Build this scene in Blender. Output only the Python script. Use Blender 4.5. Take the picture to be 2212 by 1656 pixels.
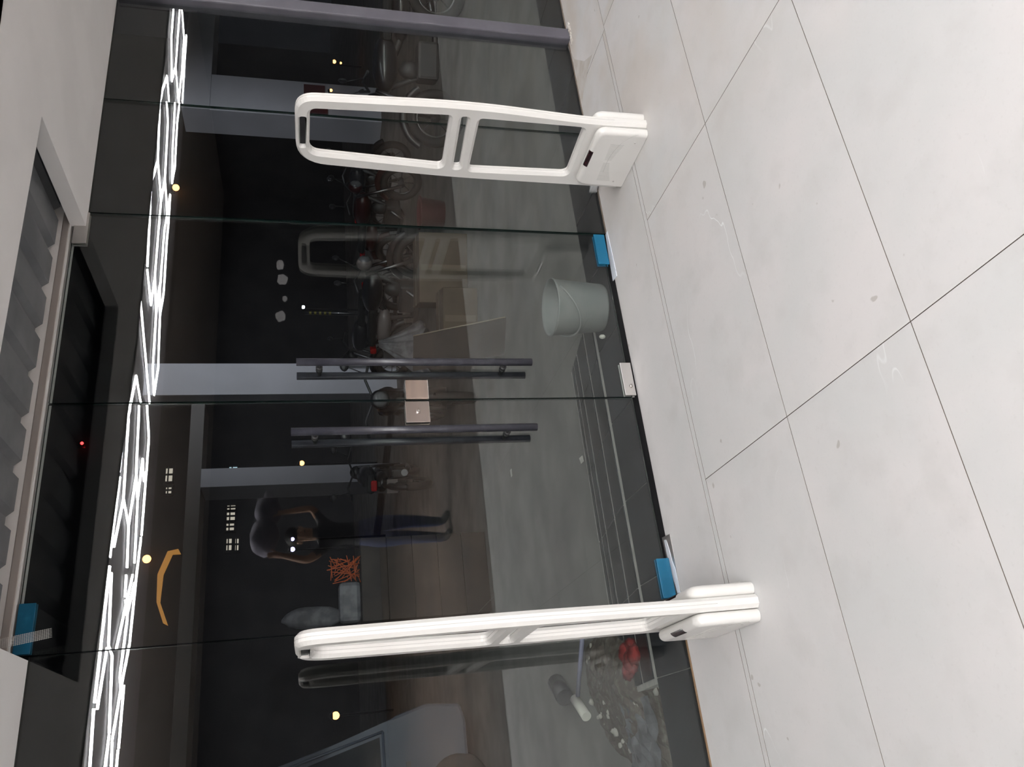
import bpy, bmesh, math, random
from mathutils import Vector, Matrix
random.seed(7)
S = bpy.context.scene
COL = S.collection
for o in list(bpy.data.objects):
    bpy.data.objects.remove(o)

# ------------------------------------------------------------------ camera, world, lights, exposure
# the photograph was taken with the phone held sideways: the picture's right is the floor
F_PX, PITCH, YAW, ROLL, DIST, EYE = 1735.073, 0.2490305, 0.4483803, -0.0064288, 3.0932489, 1.456
cp, sp, cy, sy = math.cos(PITCH), math.sin(PITCH), math.cos(YAW), math.sin(YAW)
fw = Vector((sy * cp, cy * cp, -sp))
r0 = Vector((cy, -sy, 0)); u0 = r0.cross(fw)
rt = math.cos(ROLL) * r0 + math.sin(ROLL) * u0
up = -math.sin(ROLL) * r0 + math.cos(ROLL) * u0
CAMPOS = Vector((0, -DIST, EYE))
cam = bpy.data.cameras.new('camera')
cam.sensor_fit = 'HORIZONTAL'; cam.sensor_width = 36; cam.lens = F_PX / 2212 * 36
cam.clip_start = 0.05; cam.clip_end = 200
co = bpy.data.objects.new('camera', cam); COL.objects.link(co)
M = Matrix((( -up.x, rt.x, -fw.x, CAMPOS.x), (-up.y, rt.y, -fw.y, CAMPOS.y), (-up.z, rt.z, -fw.z, CAMPOS.z), (0, 0, 0, 1)))
co.matrix_world = M
S.camera = co

W = bpy.data.worlds.new('night_sky'); S.world = W; W.use_nodes = True
W.node_tree.nodes['Background'].inputs[0].default_value = (0.55, 0.62, 0.8, 1)
W.node_tree.nodes['Background'].inputs[1].default_value = 0.006

def area(name, loc, rot, sx, sy_, power, color=(1, 1, 1)):
    l = bpy.data.lights.new(name, 'AREA'); l.shape = 'RECTANGLE'; l.size = sx; l.size_y = sy_
    l.energy = power; l.color = color
    o = bpy.data.objects.new(name, l); COL.objects.link(o); o.location = loc; o.rotation_euler = rot
    return o
# added unseen fill light above the shop front, brightening the forecourt
area('forecourt_fill_light', (3.0, 0.75, 3.75), (math.radians(62), 0, 0), 6.0, 0.6, 36, (0.93, 0.95, 1.0))
# added unseen spot that brightens the columns across the forecourt
sl = bpy.data.lights.new('column_fill_spot', 'SPOT'); sl.energy = 1900; sl.spot_size = math.radians(60); sl.spot_blend = 1.0; sl.shadow_soft_size = .15; sl.color = (0.93, 0.94, 1.0)
slo = bpy.data.objects.new('column_fill_spot', sl); COL.objects.link(slo); slo.location = (9.0, .7, 5.2)
slo.rotation_euler = (Vector((9.2, 10.4, 3.2)) - Vector((9.0, .7, 5.2))).to_track_quat('-Z', 'Y').to_euler()

S.view_settings.view_transform = 'Standard'; S.view_settings.look = 'None'
S.view_settings.gamma = 1; S.view_settings.use_curve_mapping = False
S.view_settings.exposure = 0.0
LED = 97.0

# ------------------------------------------------------------------ helpers
def ray(px, py):
    u, v = 1656 - py, px
    return rt * ((u - 828) / F_PX) + up * (-(v - 1106) / F_PX) + fw
def on_z(px, py, z):
    d = ray(px, py); return CAMPOS + d * ((z - EYE) / d.z)
def on_y(px, py, y):
    d = ray(px, py); return CAMPOS + d * ((y + DIST) / d.y)
G = -0.15                      # forecourt ground level
def gp(px, py): return on_z(px, py, G)

def mat(name, col, rough=0.5, metal=0.0, noise=None, bump=0.0, emit=None, es=0, alpha=1.0, spec=0.5, coat=0):
    m = bpy.data.materials.new(name); m.use_nodes = True
    nt = m.node_tree; b = nt.nodes['Principled BSDF']
    b.inputs['Base Color'].default_value = (*col, 1); b.inputs['Roughness'].default_value = rough
    b.inputs['Metallic'].default_value = metal; b.inputs['Specular IOR Level'].default_value = spec
    b.inputs['Coat Weight'].default_value = coat; b.inputs['Alpha'].default_value = alpha
    if emit:
        b.inputs['Emission Color'].default_value = (*emit, 1); b.inputs['Emission Strength'].default_value = es
    if noise:
        col2, scale, lo, hi = noise
        g = nt.nodes.new('ShaderNodeNewGeometry'); n = nt.nodes.new('ShaderNodeTexNoise')
        n.inputs['Scale'].default_value = scale; n.inputs['Detail'].default_value = 6
        rp = nt.nodes.new('ShaderNodeMapRange'); rp.inputs[1].default_value = lo; rp.inputs[2].default_value = hi
        mx = nt.nodes.new('ShaderNodeMix'); mx.data_type = 'RGBA'
        mx.inputs[6].default_value = (*col, 1); mx.inputs[7].default_value = (*col2, 1)
        nt.links.new(g.outputs['Position'], n.inputs['Vector']); nt.links.new(n.outputs[0], rp.inputs[0])
        nt.links.new(rp.outputs[0], mx.inputs[0]); nt.links.new(mx.outputs[2], b.inputs['Base Color'])
        if bump:
            bp = nt.nodes.new('ShaderNodeBump'); bp.inputs['Strength'].default_value = bump; bp.inputs['Distance'].default_value = 0.01
            nt.links.new(n.outputs[0], bp.inputs['Height']); nt.links.new(bp.outputs[0], b.inputs['Normal'])
    return m

def glass_mat(name, tint, r0_=0.048):
    m = bpy.data.materials.new(name); m.use_nodes = True; nt = m.node_tree; nt.nodes.clear()
    N = nt.nodes.new; L = nt.links.new
    out = N('ShaderNodeOutputMaterial'); mix = N('ShaderNodeMixShader'); tr = N('ShaderNodeBsdfTransparent'); gl = N('ShaderNodeBsdfGlossy')
    tr.inputs[0].default_value = (*tint, 1); gl.inputs['Roughness'].default_value = 0.0; gl.inputs[0].default_value = (1, 1, 1, 1)
    g = N('ShaderNodeNewGeometry'); d = N('ShaderNodeVectorMath'); d.operation = 'DOT_PRODUCT'
    L(g.outputs['Normal'], d.inputs[0]); L(g.outputs['Incoming'], d.inputs[1])
    a = N('ShaderNodeMath'); a.operation = 'ABSOLUTE'; L(d.outputs['Value'], a.inputs[0])
    s = N('ShaderNodeMath'); s.operation = 'SUBTRACT'; s.inputs[0].default_value = 1; L(a.outputs[0], s.inputs[1])
    p = N('ShaderNodeMath'); p.operation = 'POWER'; p.inputs[1].default_value = 5; L(s.outputs[0], p.inputs[0])
    k = N('ShaderNodeMath'); k.operation = 'MULTIPLY_ADD'; k.inputs[1].default_value = 1 - r0_; k.inputs[2].default_value = r0_; L(p.outputs[0], k.inputs[0])
    L(k.outputs[0], mix.inputs[0]); L(tr.outputs[0], mix.inputs[1]); L(gl.outputs[0], mix.inputs[2]); L(mix.outputs[0], out.inputs[0])
    return m

def tile_mat():
    m = bpy.data.materials.new('porcelain_tile'); m.use_nodes = True; nt = m.node_tree; b = nt.nodes['Principled BSDF']
    N = nt.nodes.new; L = nt.links.new
    g = N('ShaderNodeNewGeometry'); oi = N('ShaderNodeObjectInfo')
    off = N('ShaderNodeVectorMath'); off.operation = 'MULTIPLY_ADD'; off.inputs[1].default_value = (17, 31, 5)
    L(oi.outputs['Random'], off.inputs[0]); L(g.outputs['Position'], off.inputs[2])
    def noise(sc, det, src=None):
        n = N('ShaderNodeTexNoise'); n.inputs['Scale'].default_value = sc; n.inputs['Detail'].default_value = det
        L((src or off).outputs[0], n.inputs['Vector']); return n
    def ramp(src, lo, hi, o=0):
        r = N('ShaderNodeMapRange'); r.inputs[1].default_value = lo; r.inputs[2].default_value = hi; L(src.outputs[o], r.inputs[0]); return r
    def mixc(fac, a, c, sc=1.0):
        x = N('ShaderNodeMix'); x.data_type = 'RGBA'
        if sc != 1.0:
            q = N('ShaderNodeMath'); q.operation = 'MULTIPLY'; q.inputs[1].default_value = sc; L(fac.outputs[0], q.inputs[0]); fac = q
        L(fac.outputs[0], x.inputs[0])
        if isinstance(a, tuple): x.inputs[6].default_value = (*a, 1)
        else: L(a.outputs[2], x.inputs[6])
        x.inputs[7].default_value = (*c, 1); return x
    c = mixc(ramp(noise(2.2, 5), .35, .65), (0.60, 0.60, 0.595), (0.655, 0.635, 0.63))
    c = mixc(ramp(noise(7, 6), .52, .75), c, (0.555, 0.545, 0.535), .55)
    c = mixc(ramp(noise(90, 2), .6, .8), c, (0.52, 0.51, 0.50), .25)
    # white veins: thin level set of a stretched noise, broken up by another noise
    st = N('ShaderNodeVectorMath'); st.operation = 'MULTIPLY'; st.inputs[1].default_value = (0.9, 2.2, 1); L(off.outputs[0], st.inputs[0])
    vn = noise(1.15, 4, st)
    v = N('ShaderNodeMath'); v.operation = 'SUBTRACT'; v.inputs[1].default_value = .5; L(vn.outputs[0], v.inputs[0])
    va = N('ShaderNodeMath'); va.operation = 'ABSOLUTE'; L(v.outputs[0], va.inputs[0])
    vr = ramp(va, .0035, .0008)
    vb = ramp(noise(1.7, 3), .60, .70)
    vm = N('ShaderNodeMath'); vm.operation = 'MULTIPLY'; L(vr.outputs[0], vm.inputs[0]); L(vb.outputs[0], vm.inputs[1])
    c = mixc(vm, c, (0.84, 0.86, 0.86), .85)
    # mud smears and dried mortar towards the post on the right (a stain with its own shape)
    sm = noise(2.6, 5); 
    sx = N('ShaderNodeSeparateXYZ'); L(g.outputs['Position'], sx.inputs[0])
    xr = ramp(sx, 1.6, 3.4); s2 = ramp(sm, .40, .62)
    sm2 = N('ShaderNodeMath'); sm2.operation = 'MULTIPLY'; L(xr.outputs[0], sm2.inputs[0]); L(s2.outputs[0], sm2.inputs[1])
    c = mixc(sm2, c, (0.56, 0.49, 0.42), .6)
    sp_ = noise(13, 2); c = mixc(ramp(sp_, .75, .77), c, (0.30, 0.27, 0.24), .5)
    L(c.outputs[2], b.inputs['Base Color']); b.inputs['Roughness'].default_value = 0.55
    b.inputs['Specular IOR Level'].default_value = 0.2
    return m

M_ = {}
M_['glass'] = glass_mat('clear_glass', (0.90, 0.925, 0.915))
M_['glass_edge'] = mat('glass_edge_green', (0.004, 0.014, 0.012), 0.25)
M_['tile'] = tile_mat()
M_['grout'] = mat('dark_grout', (0.11, 0.085, 0.068), 0.9)
M_['granite'] = mat('black_granite', (0.008, 0.010, 0.014), 0.3, noise=((0.024, 0.028, 0.035), 6, .45, .75), spec=.3)
M_['cement'] = mat('pale_cement_joint', (0.56, 0.54, 0.50), 0.9, noise=((0.44, 0.42, 0.39), 20, .4, .7))
M_['concrete'] = mat('forecourt_concrete', (0.235, 0.222, 0.21), 0.85, noise=((0.15, 0.143, 0.134), 2.5, .35, .7), bump=.3)
M_['ceiling'] = mat('white_gypsum', (0.83, 0.815, 0.81), 0.9, noise=((0.79, 0.775, 0.77), 3, .4, .6))
M_['roomceil'] = mat('pale_painted_slab', (0.60, 0.59, 0.58), 0.9, noise=((0.56, 0.55, 0.54), 1.5, .4, .6))
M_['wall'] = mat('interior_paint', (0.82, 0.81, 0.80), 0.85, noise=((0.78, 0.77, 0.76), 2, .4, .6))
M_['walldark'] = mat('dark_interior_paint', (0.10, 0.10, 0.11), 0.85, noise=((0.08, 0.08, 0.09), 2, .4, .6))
M_['deck'] = mat('galvanised_sheet', (0.17, 0.175, 0.185), 0.55, 0.0, noise=((0.12, 0.125, 0.135), 5, .4, .65))
M_['alu'] = mat('brushed_aluminium', (0.50, 0.46, 0.435), 0.5, 0.55)
M_['post'] = mat('grey_purple_powder_coat', (0.085, 0.081, 0.097), 0.5, noise=((0.072, 0.068, 0.083), 8, .4, .6))
M_['white'] = mat('white_plastic', (0.72, 0.705, 0.68), 0.35, noise=((0.69, 0.67, 0.64), 5, .45, .7))
M_['black'] = mat('slot_black', (0.012, 0.011, 0.012), 0.25)
M_['seam'] = mat('grey_seam', (0.50, 0.48, 0.46), 0.8)
M_['groove'] = mat('shadow_groove', (0.46, 0.45, 0.43), 0.8)
M_['display'] = mat('dark_red_window', (0.018, 0.008, 0.010), 0.1, noise=((0.10, 0.012, 0.012), 60, .58, .7))
M_['handle'] = mat('dark_bronze_handle', (0.022, 0.022, 0.030), 0.35, noise=((0.04, 0.04, 0.05), 30, .5, .7))
M_['steel'] = mat('polished_steel', (0.62, 0.58, 0.56), 0.22, 1.0)
M_['mirror'] = mat('mirror_steel', (0.75, 0.73, 0.72), 0.03, 1.0)
M_['satin'] = mat('satin_steel', (0.62, 0.60, 0.58), 0.42, 0.85)
M_['blue'] = mat('blue_protective_film', (0.002, 0.098, 0.19), 0.4, noise=((0.015, 0.15, 0.26), 25, .58, .78))
M_['film'] = mat('white_backing_film', (0.80, 0.85, 0.92), 0.3, noise=((0.25, 0.26, 0.28), 40, .66, .72))
M_['brown'] = mat('brown_sealant', (0.16, 0.10, 0.055), 0.8)
M_['led'] = mat('led_tube', (1, 1, 1), 0.3, emit=(1.0, 0.995, 0.988), es=LED)
M_['panel'] = mat('white_light_panel', (0.80, 0.79, 0.82), 0.6)
M_['column'] = mat('white_column_paint', (0.56, 0.56, 0.62), 0.8, noise=((0.52, 0.52, 0.57), 1.5, .4, .6))
M_['beam'] = mat('grey_beam_render', (0.20, 0.19, 0.19), 0.9)
M_['dark'] = mat('dark_facade', (0.022, 0.022, 0.025), 0.9, noise=((0.014, 0.014, 0.017), .8, .4, .6))
M_['bucket'] = mat('dusty_grey_plastic', (0.19, 0.20, 0.20), 0.6, noise=((0.25, 0.25, 0.245), 7, .4, .7))
M_['tyre'] = mat('tyre_rubber', (0.010, 0.010, 0.011), 0.75)
M_['moto'] = mat('dark_bike_paint', (0.014, 0.014, 0.017), 0.3, coat=.3)
M_['motored'] = mat('dark_red_bike_paint', (0.035, 0.004, 0.004), 0.3, coat=.3)
M_['motowhite'] = mat('pale_bike_paint', (0.20, 0.17, 0.165), 0.4)
M_['chrome'] = mat('chrome', (0.22, 0.22, 0.23), 0.3, 1.0)
M_['engine'] = mat('engine_metal', (0.06, 0.06, 0.062), 0.5, .6)
M_['redlens'] = mat('red_lens', (0.45, 0.01, 0.01), 0.2)
M_['lens'] = mat('lamp_glass', (0.12, 0.12, 0.13), 0.1)
M_['card'] = mat('brown_cardboard', (0.105, 0.078, 0.052), 0.85, noise=((0.085, 0.062, 0.042), 4, .4, .6))
M_['ply'] = mat('dark_plywood', (0.040, 0.031, 0.026), 0.8, noise=((0.025, 0.02, 0.018), 3, .4, .6))
M_['plank'] = mat('brown_plank', (0.052, 0.038, 0.031), 0.8, noise=((0.038, 0.03, 0.026), 3, .4, .6))
M_['mortar'] = mat('dried_mortar', (0.49, 0.45, 0.41), 0.9, noise=((0.56, 0.535, 0.51), 14, .4, .6))
M_['tape'] = mat('tan_packing_tape', (0.135, 0.102, 0.07), 0.35)
M_['board'] = mat('brown_protective_board', (0.16, 0.115, 0.09), 0.8, noise=((0.10, 0.075, 0.062), 1.2, .35, .65))
M_['plyedge'] = mat('pale_ply_edge', (0.26, 0.215, 0.165), 0.8)
M_['tarp'] = mat('grey_plastic_sheet', (0.16, 0.16, 0.175), 0.45, noise=((0.09, 0.09, 0.10), 12, .4, .6))
M_['van'] = mat('slate_blue_car_paint', (0.075, 0.09, 0.125), 0.4, coat=.3)
M_['vanglass'] = mat('tinted_car_glass', (0.018, 0.022, 0.026), 0.08)
M_['rubble'] = mat('rubble_soil', (0.105, 0.085, 0.068), 0.95, noise=((0.20, 0.18, 0.155), 25, .5, .7), bump=.5)
M_['stone'] = mat('pale_stone_chip', (0.38, 0.36, 0.32), 0.9)
M_['redcloth'] = mat('red_cloth', (0.24, 0.022, 0.022), 0.85, noise=((0.12, 0.012, 0.012), 20, .4, .6))
M_['lilac'] = mat('lilac_plastic_pipe', (0.24, 0.24, 0.34), 0.5)
M_['cream'] = mat('cream_card_roll', (0.62, 0.60, 0.54), 0.6)
M_['clearbag'] = mat('crumpled_plastic', (0.55, 0.56, 0.57), 0.25)
M_['redtub'] = mat('dull_red_plastic', (0.09, 0.010, 0.014), 0.5)
M_['yellow'] = mat('yellow_reflective_tape', (0.14, 0.125, 0.012), 0.5)
M_['green'] = mat('lime_reflector', (0.30, 0.55, 0.06), 0.5)
M_['warm'] = mat('warm_lamp', (1, .6, .3), 0.4, emit=(1.0, 0.42, 0.12), es=6)
M_['cool'] = mat('white_lamp', (1, 1, 1), 0.4, emit=(0.85, 0.92, 1.0), es=18)
M_['redlamp'] = mat('red_lamp', (1, .1, .1), 0.4, emit=(1.0, 0.03, 0.03), es=8)
M_['violet'] = mat('violet_sign_lamp', (.5, .4, 1), 0.4, emit=(0.55, 0.5, 1.0), es=5)
M_['litpane'] = mat('lit_window_pane', (.2, .2, .2), 0.4, emit=(1.0, 0.88, 0.74), es=0.55)
M_['coolpane'] = mat('cool_lit_window_pane', (.2, .2, .2), 0.4, emit=(0.62, 0.86, 1.0), es=0.9)
M_['orangewall'] = mat('orange_lit_panel', (.2, .1, .03), 0.6, emit=(1.0, 0.45, 0.10), es=0.38)
M_['palepatch'] = mat('pale_translucent_patch', (0.75, 0.75, 0.76), 0.9, alpha=.045)
M_['mesh'] = mat('white_mesh_thread', (0.72, 0.71, 0.68), 0.8)
M_['skin'] = mat('skin', (0.34, 0.20, 0.13), 0.55)
M_['shirt'] = mat('dark_shirt_cloth', (0.05, 0.05, 0.055), 0.85)
M_['jeans'] = mat('blue_denim', (0.035, 0.055, 0.16), 0.85)
M_['shoe'] = mat('dark_shoe', (0.02, 0.02, 0.022), 0.6)
M_['hair'] = mat('black_hair', (0.012, 0.011, 0.010), 0.6)
M_['sack'] = mat('purple_grey_sackcloth', (0.17, 0.16, 0.20), 0.85, noise=((0.11, 0.10, 0.135), 8, .4, .6))
M_['orange'] = mat('orange_net', (0.45, 0.09, 0.02), 0.8)
M_['gap'] = mat('black_floor_channel', (0.006, 0.006, 0.007), 0.7)

class MB:
    """collects shapes for ONE mesh object"""
    def __init__(s): s.bm = bmesh.new()
    def box(s, a, b, bev=0, mi=0, seg=2):
        x0, y0, z0 = a; x1, y1, z1 = b
        v = [s.bm.verts.new(c) for c in ((x0, y0, z0), (x1, y0, z0), (x1, y1, z0), (x0, y1, z0), (x0, y0, z1), (x1, y0, z1), (x1, y1, z1), (x0, y1, z1))]
        fs = [s.bm.faces.new([v[i] for i in f]) for f in ((3, 2, 1, 0), (4, 5, 6, 7), (0, 1, 5, 4), (1, 2, 6, 5), (2, 3, 7, 6), (3, 0, 4, 7))]
        for f in fs: f.material_index = mi
        if bev:
            es = list({e for f in fs for e in f.edges})
            bmesh.ops.bevel(s.bm, geom=es, offset=bev, segments=seg, affect='EDGES', profile=.5)
        return s
    def tube(s, pts, r, n=10, mi=0, caps=True):
        pts = [Vector(p) for p in pts]; rs = r if isinstance(r, (list, tuple)) else [r] * len(pts)
        rings = []; nrm = None
        for i, p in enumerate(pts):
            d = (pts[min(i + 1, len(pts) - 1)] - pts[max(i - 1, 0)]).normalized()
            if nrm is None: nrm = d.orthogonal().normalized()
            nrm = (nrm - d * nrm.dot(d)).normalized(); bt = d.cross(nrm)
            rings.append([s.bm.verts.new(p + (nrm * math.cos(2 * math.pi * k / n) + bt * math.sin(2 * math.pi * k / n)) * rs[i]) for k in range(n)])
        for a, b in zip(rings, rings[1:]):
            for k in range(n):
                f = s.bm.faces.new((a[k], a[(k + 1) % n], b[(k + 1) % n], b[k])); f.material_index = mi; f.smooth = True
        if caps:
            f = s.bm.faces.new(rings[0][::-1]); f.material_index = mi
            f = s.bm.faces.new(rings[-1]); f.material_index = mi
        return s
    def lathe(s, prof, axis='Z', c=(0, 0, 0), n=24, mi=0):
        c = Vector(c); rings = []
        for r, h in prof:
            ring = []
            for k in range(n):
                a = 2 * math.pi * k / n; x, y = r * math.cos(a), r * math.sin(a)
                ring.append(s.bm.verts.new(c + (Vector((x, y, h)) if axis == 'Z' else Vector((h, x, y)) if axis == 'X' else Vector((y, h, x)))))
            rings.append(ring)
        for a, b in zip(rings, rings[1:]):
            for k in range(n):
                f = s.bm.faces.new((a[k], a[(k + 1) % n], b[(k + 1) % n], b[k])); f.smooth = True; f.material_index = mi
        return s
    def torus(s, c, R, r, axis='Y', n=28, m=10, a0=0, a1=2 * math.pi, mi=0):
        c = Vector(c); full = abs(a1 - a0 - 2 * math.pi) < 1e-6; cnt = n if full else n + 1; rings = []
        for i in range(cnt):
            a = a0 + (a1 - a0) * i / n; ring = []
            for j in range(m):
                b = 2 * math.pi * j / m; q = R + r * math.cos(b)
                x, y, z = q * math.cos(a), r * math.sin(b), q * math.sin(a)
                ring.append(s.bm.verts.new(c + (Vector((x, y, z)) if axis == 'Y' else Vector((y, x, z)) if axis == 'X' else Vector((x, z, y)))))
            rings.append(ring)
        prs = list(zip(rings, rings[1:] + ([rings[0]] if full else [])))
        if not full: prs = list(zip(rings, rings[1:]))
        for a, b in prs:
            for k in range(m):
                f = s.bm.faces.new((a[k], a[(k + 1) % m], b[(k + 1) % m], b[k])); f.smooth = True; f.material_index = mi
        return s
    def prism(s, pts, off, mi=0, bev=0):
        off = Vector(off); a = [s.bm.verts.new(p) for p in pts]; b = [s.bm.verts.new(Vector(p) + off) for p in pts]; n = len(pts); fs = []
        fs.append(s.bm.faces.new(a[::-1])); fs.append(s.bm.faces.new(b))
        for k in range(n): fs.append(s.bm.faces.new((a[k], a[(k + 1) % n], b[(k + 1) % n], b[k])))
        for f in fs: f.material_index = mi
        if bev: bmesh.ops.bevel(s.bm, geom=list({e for f in fs for e in f.edges}), offset=bev, segments=2, affect='EDGES', profile=.5)
        return s
    def blob(s, c, r, sub=2, jit=0.0, seed=0, sq=None):
        rg = random.Random(seed); res = bmesh.ops.create_icosphere(s.bm, subdivisions=sub, radius=1)
        rr = (r, r, r) if not isinstance(r, (tuple, list)) else r
        for v in res['verts']:
            k = 1 + rg.uniform(-jit, jit)
            v.co = Vector((v.co.x * rr[0] * k, v.co.y * rr[1] * k, v.co.z * rr[2] * k)) + Vector(c)
        for f in {f for v in res['verts'] for f in v.link_faces}: f.smooth = True
        return s
    def build(s, name, mats, parent=None, loc=None, rz=0):
        bmesh.ops.recalc_face_normals(s.bm, faces=s.bm.faces[:])
        me = bpy.data.meshes.new(name); s.bm.to_mesh(me); s.bm.free()
        for m in (mats if isinstance(mats, (list, tuple)) else [mats]): me.materials.append(m)
        return link(name, me, parent, loc, rz)
def link(name, me, parent=None, loc=None, rz=0):
    o = bpy.data.objects.new(name, me); COL.objects.link(o)
    if parent: o.parent = parent
    if loc is not None: o.location = loc
    o.rotation_euler.z = rz
    return o
def thing(name, label, cat, loc=(0, 0, 0), rz=0, group=None):
    o = bpy.data.objects.new(name, None); o.empty_display_size = .1; COL.objects.link(o); o.location = loc; o.rotation_euler.z = rz
    return tag(o, label, cat, group)
def tag(o, label=None, cat=None, group=None, kind=None):
    if label: o['label'] = label
    if cat: o['category'] = cat
    if group: o['group'] = group
    if kind: o['kind'] = kind
    return o
def struct(name, loc=(0, 0, 0), label=None):
    o = bpy.data.objects.new(name, None); COL.objects.link(o); o.location = loc; o['kind'] = 'structure'
    if label: o['label'] = label
    return o
def kids(o): return [c for c in bpy.data.objects if c.parent is o]
def copy_tree(o, parent=None):
    c = o.copy(); COL.objects.link(c)
    if parent: c.parent = parent
    for ch in kids(o): copy_tree(ch, c)
    return c
def rounded(pts, radii, n=6):
    out = []; N = len(pts)
    for i in range(N):
        p = Vector(pts[i]); a = Vector(pts[i - 1]); b = Vector(pts[(i + 1) % N]); r = radii[i] if isinstance(radii, (list, tuple)) else radii
        da = (a - p).normalized(); db = (b - p).normalized(); r = min(r, (a - p).length * .48, (b - p).length * .48)
        if r <= 0: out.append(p); continue
        p0 = p + da * r; p1 = p + db * r
        for k in range(n + 1):
            t = k / n; out.append(p0 * (1 - t) ** 2 + p * 2 * t * (1 - t) + p1 * t * t)
    return out
def plate(loops, half, bevel, x0, res=3):
    """flat plate in the Y-Z plane (first loop outline, the others holes), thickness along X, chamfered rims -> mesh"""
    bm = bmesh.new(); caps = [[], []]
    prof = [(bevel * (1 - math.cos(math.pi / 2 * k / (res + 1))), bevel * (1 - math.sin(math.pi / 2 * k / (res + 1)))) for k in range(res + 2)] if res else [(0, bevel), (bevel, 0)]
    for li, L in enumerate(loops):
        P = [Vector((p[0], p[1])) for p in L]
        Q = [P[0]]
        for p in P[1:]:
            if (p - Q[-1]).length > 1e-5: Q.append(p)
        if (Q[0] - Q[-1]).length < 1e-5: Q.pop()
        P = Q; n = len(P)
        ar = sum(P[i].x * P[(i + 1) % n].y - P[(i + 1) % n].x * P[i].y for i in range(n))
        if ar < 0: P.reverse()
        sg = 1 if li == 0 else -1          # material lies inside the outline, outside a hole
        N = []
        for i in range(n):
            a_ = (P[i] - P[i - 1]).normalized(); b_ = (P[(i + 1) % n] - P[i]).normalized()
            m_ = Vector((-a_.y - b_.y, a_.x + b_.x)); m_.normalize(); c_ = max(.5, m_.dot(Vector((-a_.y, a_.x))))
            N.append(m_ * sg / c_)
        seq = [(ins, -half + dep) for ins, dep in prof[::-1]] + [(ins, half - dep) for ins, dep in prof]
        rings = [[bm.verts.new((x0 + x, (P[i] + N[i] * ins).x, (P[i] + N[i] * ins).y)) for i in range(n)] for ins, x in seq]
        for r1, r2 in zip(rings, rings[1:]):
            for i in range(n): bm.faces.new((r1[i], r1[(i + 1) % n], r2[(i + 1) % n], r2[i]))
        for c_, r in zip(caps, (rings[0], rings[-1])):
            c_ += [bm.edges.get((r[i], r[(i + 1) % n])) for i in range(n)]
    for c_ in caps: bmesh.ops.triangle_fill(bm, edges=c_, use_beauty=True, use_dissolve=False)
    bmesh.ops.recalc_face_normals(bm, faces=bm.faces[:])
    me = bpy.data.meshes.new('plate'); bm.to_mesh(me); bm.free()
    return me

# ------------------------------------------------------------------ room shell
# floor tiles 1.2 x 0.6 m
TX = [0.8676 + 1.2017 * k for k in range(-3, 11)]
TY = [-0.443 - 0.594 * k for k in range(0, 23)]
floor = MB().box((-3.0, -14.0, -0.12), (13.5, 0.0, -0.004)).build('floor', M_['grout'])
tag(floor, 'pale grey porcelain tiled shop floor', None, None, 'structure')
tm = {}
def tile(x0, x1, y0, y1):
    g = 0.0013; k = (round(x1 - x0, 3), round(y1 - y0, 3))
    if k not in tm:
        b = MB().box((-(x1 - x0) / 2 + g, -(y1 - y0) / 2 + g, -.003), ((x1 - x0) / 2 - g, (y1 - y0) / 2 - g, 0.0)); b.bm.normal_update()
        for f in b.bm.faces: f.material_index = 0 if f.normal.z > .5 else 1
        o = b.build('floor_tile', [M_['tile'], M_['grout']], floor)
        tm[k] = o.data
    else: o = link('floor_tile', tm[k], floor)
    o.location = ((x0 + x1) / 2, (y0 + y1) / 2, 0)
for i in range(len(TX) - 1):
    for j in range(len(TY) - 1): tile(TX[i], TX[i + 1], TY[j + 1], TY[j])
for a, b in ((-2.98, -1.536), (-1.536, 3.245), (3.245, 12.9)): tile(a, b, -0.413 if b < 3.3 else -.443, 0)
tile(-2.98, 3.245, -0.443, -0.413)             # sliver row that makes the double joint
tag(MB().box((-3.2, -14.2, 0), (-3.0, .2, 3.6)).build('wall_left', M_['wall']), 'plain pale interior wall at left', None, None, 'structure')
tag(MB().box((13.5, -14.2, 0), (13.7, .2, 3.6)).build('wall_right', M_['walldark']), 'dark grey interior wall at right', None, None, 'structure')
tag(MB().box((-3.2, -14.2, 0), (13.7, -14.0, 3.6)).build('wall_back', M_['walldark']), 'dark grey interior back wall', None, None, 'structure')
# brown protective board laid over the floor behind the camera (seen mirrored in the glass)
fc_ = thing('floor_covering', 'brown protective boards laid over the tiles, mirrored in the glass', 'floor covering', (5.0, -8.0, 0))
for (ya, yb) in ((-4.95, -3.38), (-7.57, -4.96), (-10.9, -7.58), (-13.9, -10.91)):
    for xa in (-2.9, 1.2, 5.3, 9.4):
        MB().box((xa + .004 - 5, ya + 8, .0005), (xa + 4.096 - 5, yb + 8, .004)).build('protective_board', M_['board'], fc_)
SOF = 2.363
ceil = MB().box((-3.2, -14.2, 3.46), (13.7, -0.7, 3.6)).build('ceiling', M_['roomceil'])
tag(ceil, 'pale room ceiling above the zigzag light', None, None, 'structure')
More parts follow.
